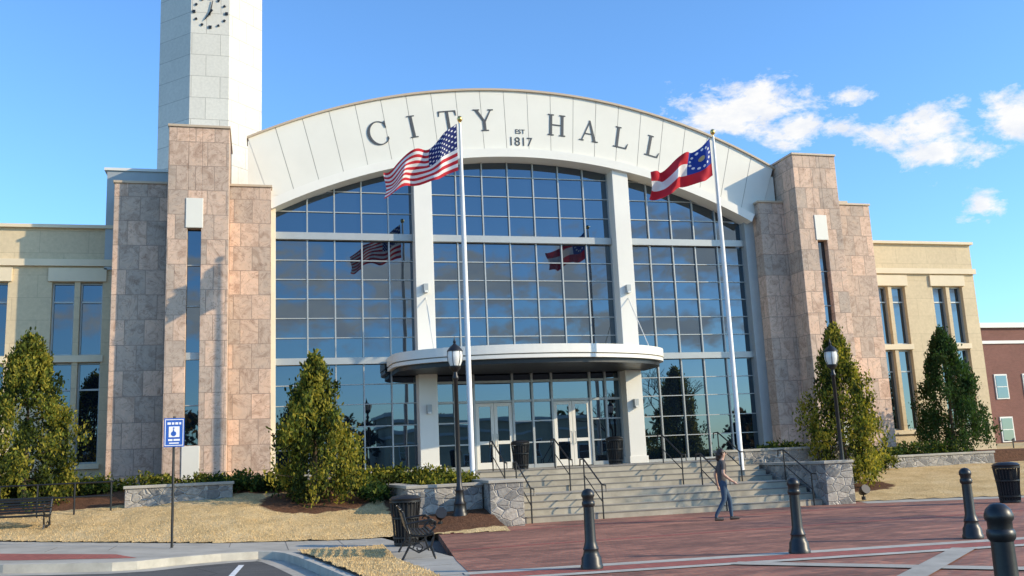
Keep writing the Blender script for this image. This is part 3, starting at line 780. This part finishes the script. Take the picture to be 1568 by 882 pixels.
# ------------------------------------------------------------ foliage
def leaves(mb,c,n,spread,size,keys,upb=.6,clump=None):
    for _ in range(n):
        p=V(c)+V((random.gauss(0,spread[0]),random.gauss(0,spread[1]),random.gauss(0,spread[2])))
        d=V((random.gauss(0,1),random.gauss(0,1),random.gauss(0,1)+upb)).normalized()
        w=d.cross(V((random.gauss(0,1),random.gauss(0,1),random.gauss(0,1)))).normalized()
        l=size*random.uniform(.7,1.5);ww=l*.36
        mb.add([p-w*ww*.5,p+w*ww*.5,p+d*l*.6+w*ww*.7,p+d*l,p+d*l*.6-w*ww*.7],[(0,1,2,3,4)],random.choice(keys))
def conifer(x,y,z,h,r,pal,name='cypress_tree',nc=190,lc=60,wild=1.0):
    t=MB()
    t.tube([(0,0,0),(.02,0,h*.4),(0,.02,h*.92)],[.075,.05,.012],'lightbrown',8)
    random.seed(int(x*100)+5)
    for i in range(nc):
        f=random.random()**.9*.97+.02
        prof=(min(1,(f+.03)/.17)**.6)*(1-f)**.66*1.2
        R=r*min(1,prof)
        inner=random.random()
        a=random.uniform(0,6.283)
        nz=noise.noise((math.cos(a)*1.6+x,math.sin(a)*1.6,f*5.5))
        rr=R*(.30+.66*math.sqrt(inner))*random.uniform(.85,1.12)*(1+.75*wild*nz)
        c=(rr*math.cos(a),rr*math.sin(a),f*h)
        if i%5==0: t.tube([(0,0,max(.05,f*h-.25)),(c[0]*.6,c[1]*.6,f*h-.08),c],[.015,.01,.004],'lightbrown',4)
        q=random.random()
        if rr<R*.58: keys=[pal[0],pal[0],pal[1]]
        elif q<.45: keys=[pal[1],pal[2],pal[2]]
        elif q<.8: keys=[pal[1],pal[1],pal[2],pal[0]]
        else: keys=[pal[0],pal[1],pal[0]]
        sp=.065+.05*(1-f)
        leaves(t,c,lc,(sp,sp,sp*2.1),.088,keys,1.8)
    for k in range(5):
        a=k*1.26;fx=.10*random.random()
        leaves(t,(fx*math.cos(a),fx*math.sin(a),h*(.90+.10*random.random())),40,(.035,.035,.12),.075,[pal[1],pal[2]],2.4)
    t.obj(name,loc=(x,y,z))
Y1=('leafD','leafM','leafL');G1=('leafD','leafG','leafG')
conifer(1.5,27,zL(1.5,27)-.03,3.85,1.18,Y1,nc=230,lc=72)
conifer(-6.45,30,zL(-6.45,30)-.03,4.7,1.6,Y1,nc=270,lc=80)
conifer(18.9,28.0,.55,4.95,1.35,Y1,nc=260,lc=78)
conifer(27.6,33.2,1.1,5.0,1.5,G1,nc=290,lc=80,wild=.5)
def shrubs(name,pts,r,pal,z,n=420):
    t=MB()
    for (x,y) in pts:
        rr=r*random.uniform(.75,1.25);zz=z(x,y) if callable(z) else z
        for k in range(20):
            a=random.uniform(0,6.283);e=random.random();q=math.sqrt(random.random())*rr
            c=(x+q*math.cos(a),y+q*math.sin(a),zz+ rr*.95*e*math.sqrt(max(0,1-(q/rr)**2))+.05)
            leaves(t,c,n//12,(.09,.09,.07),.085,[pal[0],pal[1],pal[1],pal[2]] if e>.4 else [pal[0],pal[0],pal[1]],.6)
    return t.obj(name)
random.seed(3)
shrubs('hedge',[(-9.0+i*.5,31.0+random.uniform(-.15,.15)) for i in range(18)],.46,Y1,lambda x,y:1.22)
shrubs('hedge',[(-7.6+i*.55,31.7) for i in range(6)],.50,('leafD','leafG','leafM'),1.25)
shrubs('hedge',[(-.9+i*.45,28.8+random.uniform(-.3,.3)) for i in range(5)],.44,('leafD','leafG','leafM'),lambda x,y:zL(x,y))
shrubs('hedge',[(2.6+i*.42,29.5+random.uniform(-.5,.5)) for i in range(8)],.42,Y1,lambda x,y:1.12)
shrubs('hedge',[(3.1,26.6),(3.2,27.3),(2.9,28)],.34,('leafD','leafG','leafM'),lambda x,y:zL(x,y))
shrubs('hedge',[(4.5+i*.45,26.2+i*.3) for i in range(4)],.36,Y1,.95)
shrubs('hedge',[(16.8+i*.45,29.5+random.uniform(-.2,.3)) for i in range(7)],.42,Y1,1.35)
shrubs('hedge',[(22.6+i*.5,32.2+random.uniform(-.2,.2)) for i in range(9)],.55,('leafD','leafG','leafM'),1.05)
shrubs('hedge',[(19.6+i*.5,31.0+random.uniform(-.2,.2)) for i in range(7)],.45,Y1,.8)
def masstrees(name,pts,pal,big=.9,n=26,lc=34):
    t=MB()
    for x,y,h,r in pts:
        t.tube([(x,y,-.2),(x,y,h*.6)],[.25,.08],'lightbrown',6)
        for k in range(n):
            a=random.uniform(0,6.283);f=random.uniform(.25,1);q=math.sqrt(random.random())*r*math.sin(min(1,(1.08-f)*1.6)*1.57)
            leaves(t,(x+q*math.cos(a),y+q*math.sin(a),f*h),lc,(r*.16,r*.16,h*.05),big,[pal[0],pal[1],pal[0]],.2)
    return t.obj(name)
random.seed(11)
masstrees('distant_trees',[(random.uniform(-110,110),-random.uniform(70,100),random.uniform(5,11),random.uniform(3,5)) for _ in range(46)],('leafD','leafR'),1.0,16,24)
masstrees('distant_trees',[(60+random.uniform(0,50),random.uniform(102,125),random.uniform(7,11),4) for _ in range(10)],('leafD','leafR'),.9,16,24)
def bare(x,y,z,h,seed):
    random.seed(seed);t=MB()
    def br_(p,d,l,r,dep):
        q=p+d*l;mid_=p+d*l*.5+V((random.gauss(0,.04),random.gauss(0,.04),0))*l
        t.tube([p,mid_,q],[r,r*.85,r*.68],'lightbrown',6 if dep<2 else 4)
        if dep>=5: return
        for k in range(3 if dep<4 else 2):
            nd=(d+V((random.gauss(0,.5),random.gauss(0,.5),random.gauss(.12,.25)))).normalized()
            br_(q,nd,l*random.uniform(.62,.82),r*.62,dep+1)
    br_(V((0,0,0)),V((0,0,1)),h*.28,h*.018,0)
    t.obj('bare_tree',loc=(x,y,z))
bare(22.5,18.5,.0,7,4);bare(21.5,12.5,.0,6.5,8);bare(47,44,.8,6,5);bare(52,50,.8,7,9)
def simplebldg(name,x0,x1,y0,y1,h,k,face,trim='white'):
    b=MB()
    n=int((x1-x0)/3.4)
    b.box(x0,x1,y0,y1,-.3,h,k);b.box(x0-.3,x1+.3,y0-.3,y1+.3,h,h+.5,trim)
    b.box(x0-.12,x1+.12,y0-.12,y1+.12,h-1.6,h-1.3,trim)
    yy=y0 if face<0 else y1
    for i in range(n):
        x=x0+1.7+i*3.4
        for fl in range(max(1,int((h-2)/4.2))):
            z=1.4+fl*4.2
            ya,yb=(yy-.1,yy+.05) if face<0 else (yy-.05,yy+.1)
            b.box(x-.75,x+.75,ya,yb,z-.12,z+2.35,trim)
            b.box(x-.62,x+.62,ya-.03 if face<0 else ya,yb if face<0 else yb+.03,z,z+2.2,'glass')
            b.box(x-.62,x+.62,ya-.06 if face<0 else ya,yb if face<0 else yb+.06,z+1.06,z+1.13,trim)
    if face<0:
        m=int((y1-y0)/3.4)
        for i in range(m):
            y=y0+1.7+i*3.4
            for fl in range(max(1,int((h-2)/4.2))):
                z=1.4+fl*4.2
                b.box(x0-.1,x0+.05,y-.75,y+.75,z-.12,z+2.35,trim);b.box(x0-.13,x0+.05,y-.62,y+.62,z,z+2.2,'glass')
    return b.obj(name)
simplebldg('brick_building',69.5,110,78,100,12.6,'farbrick',-1)
simplebldg('shop_building',-40,-12,-75,-60,6.5,'farbrick',1)
simplebldg('office_building',18,52,-82,-66,7.5,'cream',1)
fn=MB()
for i in range(18): fn.tube([(34+i*1.2,37,.3),(34+i*1.2,37,1.6)],.03,'black',5)
for z in (1.5,.7): fn.tube([(34,37,z),(54.5,37,z)],.025,'black',5)
fn.obj('iron_fence')

# ------------------------------------------------------------ person
M['shirt']=mat('grey_tshirt',(.085,.075,.07),.9,var=.15,scale=8)
M['jeans']=mat('blue_jeans',(.045,.08,.125),.9,var=.2,scale=10)
M['skin']=mat('skin',(.50,.30,.21),.55,var=.05,bmp=0)
M['hair']=mat('dark_hair',(.025,.015,.01),.5,var=.3,scale=30)
M['shoe']=mat('shoe',(.05,.04,.035),.6)
def person(x,y,z,rot):
    J=[((0,0,.93),.125),((0,0,1.08),.118),((.02,0,1.27),.135),((.03,0,1.40),.115),((.04,0,1.49),.05),((.06,0,1.56),.062),((.075,0,1.63),.088),((.06,0,1.70),.062),
       ((.02,-.17,1.39),.055),((-.02,-.235,1.13),.042),((.17,-.22,.97),.032),((.24,-.21,.93),.028),
       ((.02,.17,1.39),.055),((-.09,.235,1.14),.042),((-.06,.25,.90),.032),((-.04,.25,.83),.028),
       ((.01,-.085,.88),.10),((.0,-.09,.49),.066),((-.24,-.09,.13),.045),((-.24,-.09,.06),.045),((-.11,-.09,.035),.035),
       ((.01,.085,.88),.10),((.18,.09,.50),.066),((.20,.09,.10),.045),((.20,.09,.055),.045),((.35,.09,.035),.035)]
    E=[(0,1),(1,2),(2,3),(3,4),(4,5),(5,6),(6,7),(3,8),(8,9),(9,10),(10,11),(3,12),(12,13),(13,14),(14,15),(0,16),(16,17),(17,18),(18,19),(19,20),(0,21),(21,22),(22,23),(23,24),(24,25)]
    me=bpy.data.meshes.new('body');me.from_pydata([j[0] for j in J],E,[])
    o=bpy.data.objects.new('body_tmp',me);COL.objects.link(o)
    sk=o.modifiers.new('s','SKIN')
    for i,j in enumerate(J): me.skin_vertices[0].data[i].radius=(j[1],j[1])
    me.skin_vertices[0].data[0].use_root=True
    ss=o.modifiers.new('ss','SUBSURF');ss.levels=2;ss.render_levels=2
    bpy.context.view_layer.update()
    m2=bpy.data.meshes.new_from_object(o.evaluated_get(bpy.context.evaluated_depsgraph_get()))
    bpy.data.objects.remove(o)
    b=MB()
    for k in ('shirt','jeans','skin','hair','shoe'): b.mi(k)
    b.v=[tuple(v.co) for v in m2.vertices]
    for p in m2.polygons:
        c=p.center;b.f.append(tuple(p.vertices))
        if c.z>1.47: k='skin'
        elif abs(c.y)>.19 and c.z<1.24 and c.z>.78: k='skin'
        elif c.z<.085: k='shoe'
        elif c.z<.965: k='jeans'
        else: k='shirt'
        b.m.append(b.mi(k))
    def ball(c,r,k,n=10):
        b.lathe([(max(.001,r[0]*math.sin(math.pi*i/8)),-r[2]*math.cos(math.pi*i/8)) for i in range(9)],c,k,n)
    ball((.03,0,1.665),(.102,0,.095),'hair',14);ball((-.02,0,1.60),(.085,0,.10),'hair',12);ball((-.055,0,1.53),(.05,0,.09),'hair')
    b.tube([(.155,0,1.645),(.185,0,1.615),(.16,0,1.605)],[.008,.014,.01],'skin',6)
    for s in (-1,1):
        ball((.145,s*.035,1.645),(.011,0,.009),'hair',6);ball((.06,s*.09,1.62),(.018,0,.03),'skin',8)
    b.box(.148,.160,-.022,.022,1.573,1.58,'hair')
    for (wx,wy,wz),d in (((.24,-.21,.93),V((.8,.1,-.6)).normalized()),((-.04,.25,.83),V((.15,0,-1)).normalized())):
        side=V((0,1,0)) if d.x>.5 else V((1,0,0));w=V((wx,wy,wz));pal=w+d*.07
        b.tube([w,w+d*.03,pal],[.026,.036,.034],'skin',8)
        for i,ln in enumerate((.062,.074,.07,.055)):
            s0=pal+side*(i-1.5)*.018-d*.01;curl=d.cross(side)*.02
            b.tube([s0,s0+d*ln*.5,s0+d*ln*.9+curl],[.009,.0085,.007],'skin',5)
        b.tube([w+d*.025+side*.03,w+d*.06+side*.05,w+d*.085+side*.045],[.011,.010,.008],'skin',5)
    b.tube([(-.27,-.09,.035),(-.17,-.09,.035),(-.06,-.09,.03)],[.045,.048,.03],'shoe',8)
    b.tube([(.16,.09,.04),(.27,.09,.04),(.39,.09,.035)],[.045,.046,.03],'shoe',8)
    ob=b.obj('walking_person',loc=(x,y,z),rot=rot,smooth=True);ob.scale=(.97,)*3
person(10.9,21.3,.01,math.radians(-12))

# ------------------------------------------------------------ LIGHT
EL=23;AZ=121
el,az=math.radians(EL),math.radians(AZ)
ts=V((math.sin(az)*math.cos(el),math.cos(az)*math.cos(el),math.sin(el)))
sl=bpy.data.lights.new('sun','SUN');sl.energy=5.0;sl.angle=math.radians(.5);sl.color=(1,.84,.59)
so=bpy.data.objects.new('sun',sl);COL.objects.link(so);so.rotation_euler=(-ts).to_track_quat('-Z','Y').to_euler();so.location=ts*80
w=bpy.data.worlds.new("World");S.world=w;w.use_nodes=True;nt=w.node_tree;bg=nt.nodes["Background"]
sky=N(nt,"ShaderNodeTexSky",sky_type='NISHITA');sky.sun_disc=False;sky.sun_elevation=el;sky.sun_rotation=az
sky.air_density=1.0;sky.dust_density=.5;sky.ozone_density=2.0
bg.inputs["Strength"].default_value=.15
tc=N(nt,"ShaderNodeTexCoord").outputs["Generated"]
def vdir(a,e): a=math.radians(a);e=math.radians(e);return (math.sin(a)*math.cos(e),math.cos(a)*math.cos(e),math.sin(e))
clouds=[(30.3,19.8,.080,.030),(28.2,19.4,.05,.018),(33,18.4,.04,.020),(35.8,18.0,.03,.012),(36.6,19.8,.025,.01),(39.8,17.4,.06,.022),(41.3,15.8,.05,.020),(45,17.0,.05,.025),(42.6,12.7,.022,.016),
 (168,11,.30,.035),(150,12,.30,.04),(180,9.0,.25,.03),(135,9.5,.3,.04),(158,7.5,.25,.02),(190,12,.15,.02)]
tot=None
for a,e,wd,ht in clouds:
    s=N(nt,"ShaderNodeVectorMath",operation='SUBTRACT');L(nt,tc,s.inputs[0]);s.inputs[1].default_value=vdir(a,e)
    m_=N(nt,"ShaderNodeVectorMath",operation='MULTIPLY');L(nt,s.outputs[0],m_.inputs[0]);m_.inputs[1].default_value=(1/wd,1/wd,1/ht)
    ln=N(nt,"ShaderNodeVectorMath",operation='LENGTH');L(nt,m_.outputs[0],ln.inputs[0])
    k=mth(nt,'SUBTRACT',1,ln.outputs["Value"],clamp=False);k=mth(nt,'MAXIMUM',k,-1)
    tot=k if tot is None else mth(nt,'MAXIMUM',tot,k)
mp=N(nt,"ShaderNodeMapping");mp.inputs["Scale"].default_value=(1,1,1.8);L(nt,tc,mp.inputs[0])
nn=noi(nt,mp.outputs[0],24,9,.66,.2)
cf=mth(nt,'ADD',mth(nt,'MULTIPLY',tot,1.1),mth(nt,'MULTIPLY',mth(nt,'SUBTRACT',nn,.50),3.6))
cf=mth(nt,'MULTIPLY',cf,1.5,clamp=True)
cf=mth(nt,'MULTIPLY',cf,.95)
cc=ramp(nt,noi(nt,mp.outputs[0],30,6),[(.3,(5.3,5.6,6.2)),(.6,(6.9,6.8,6.6))])
col=mixc(nt,cf,mixc(nt,1.0,sky.outputs[0],(1.08,1.60,2.08),'MULTIPLY'),cc)
L(nt,col,bg.inputs["Color"])

# ------------------------------------------------------------ CAMERA
y=math.radians(15.3);p=math.radians(10.4);r=math.radians(2.6)
f=V((math.sin(y)*math.cos(p),math.cos(y)*math.cos(p),math.sin(p)))
r0=V((math.cos(y),-math.sin(y),0));u0=r0.cross(f)
R=math.cos(r)*r0-math.sin(r)*u0;U=math.cos(r)*u0+math.sin(r)*r0
cd=bpy.data.cameras.new('camera');cd.sensor_width=36;cd.lens=36*1440/1568;cd.clip_end=4000;cd.clip_start=.1
co=bpy.data.objects.new('camera',cd);COL.objects.link(co)
mt=Matrix((R,U,-f)).transposed().to_4x4();mt.translation=V((0,0,1.65));co.matrix_world=mt
S.camera=co
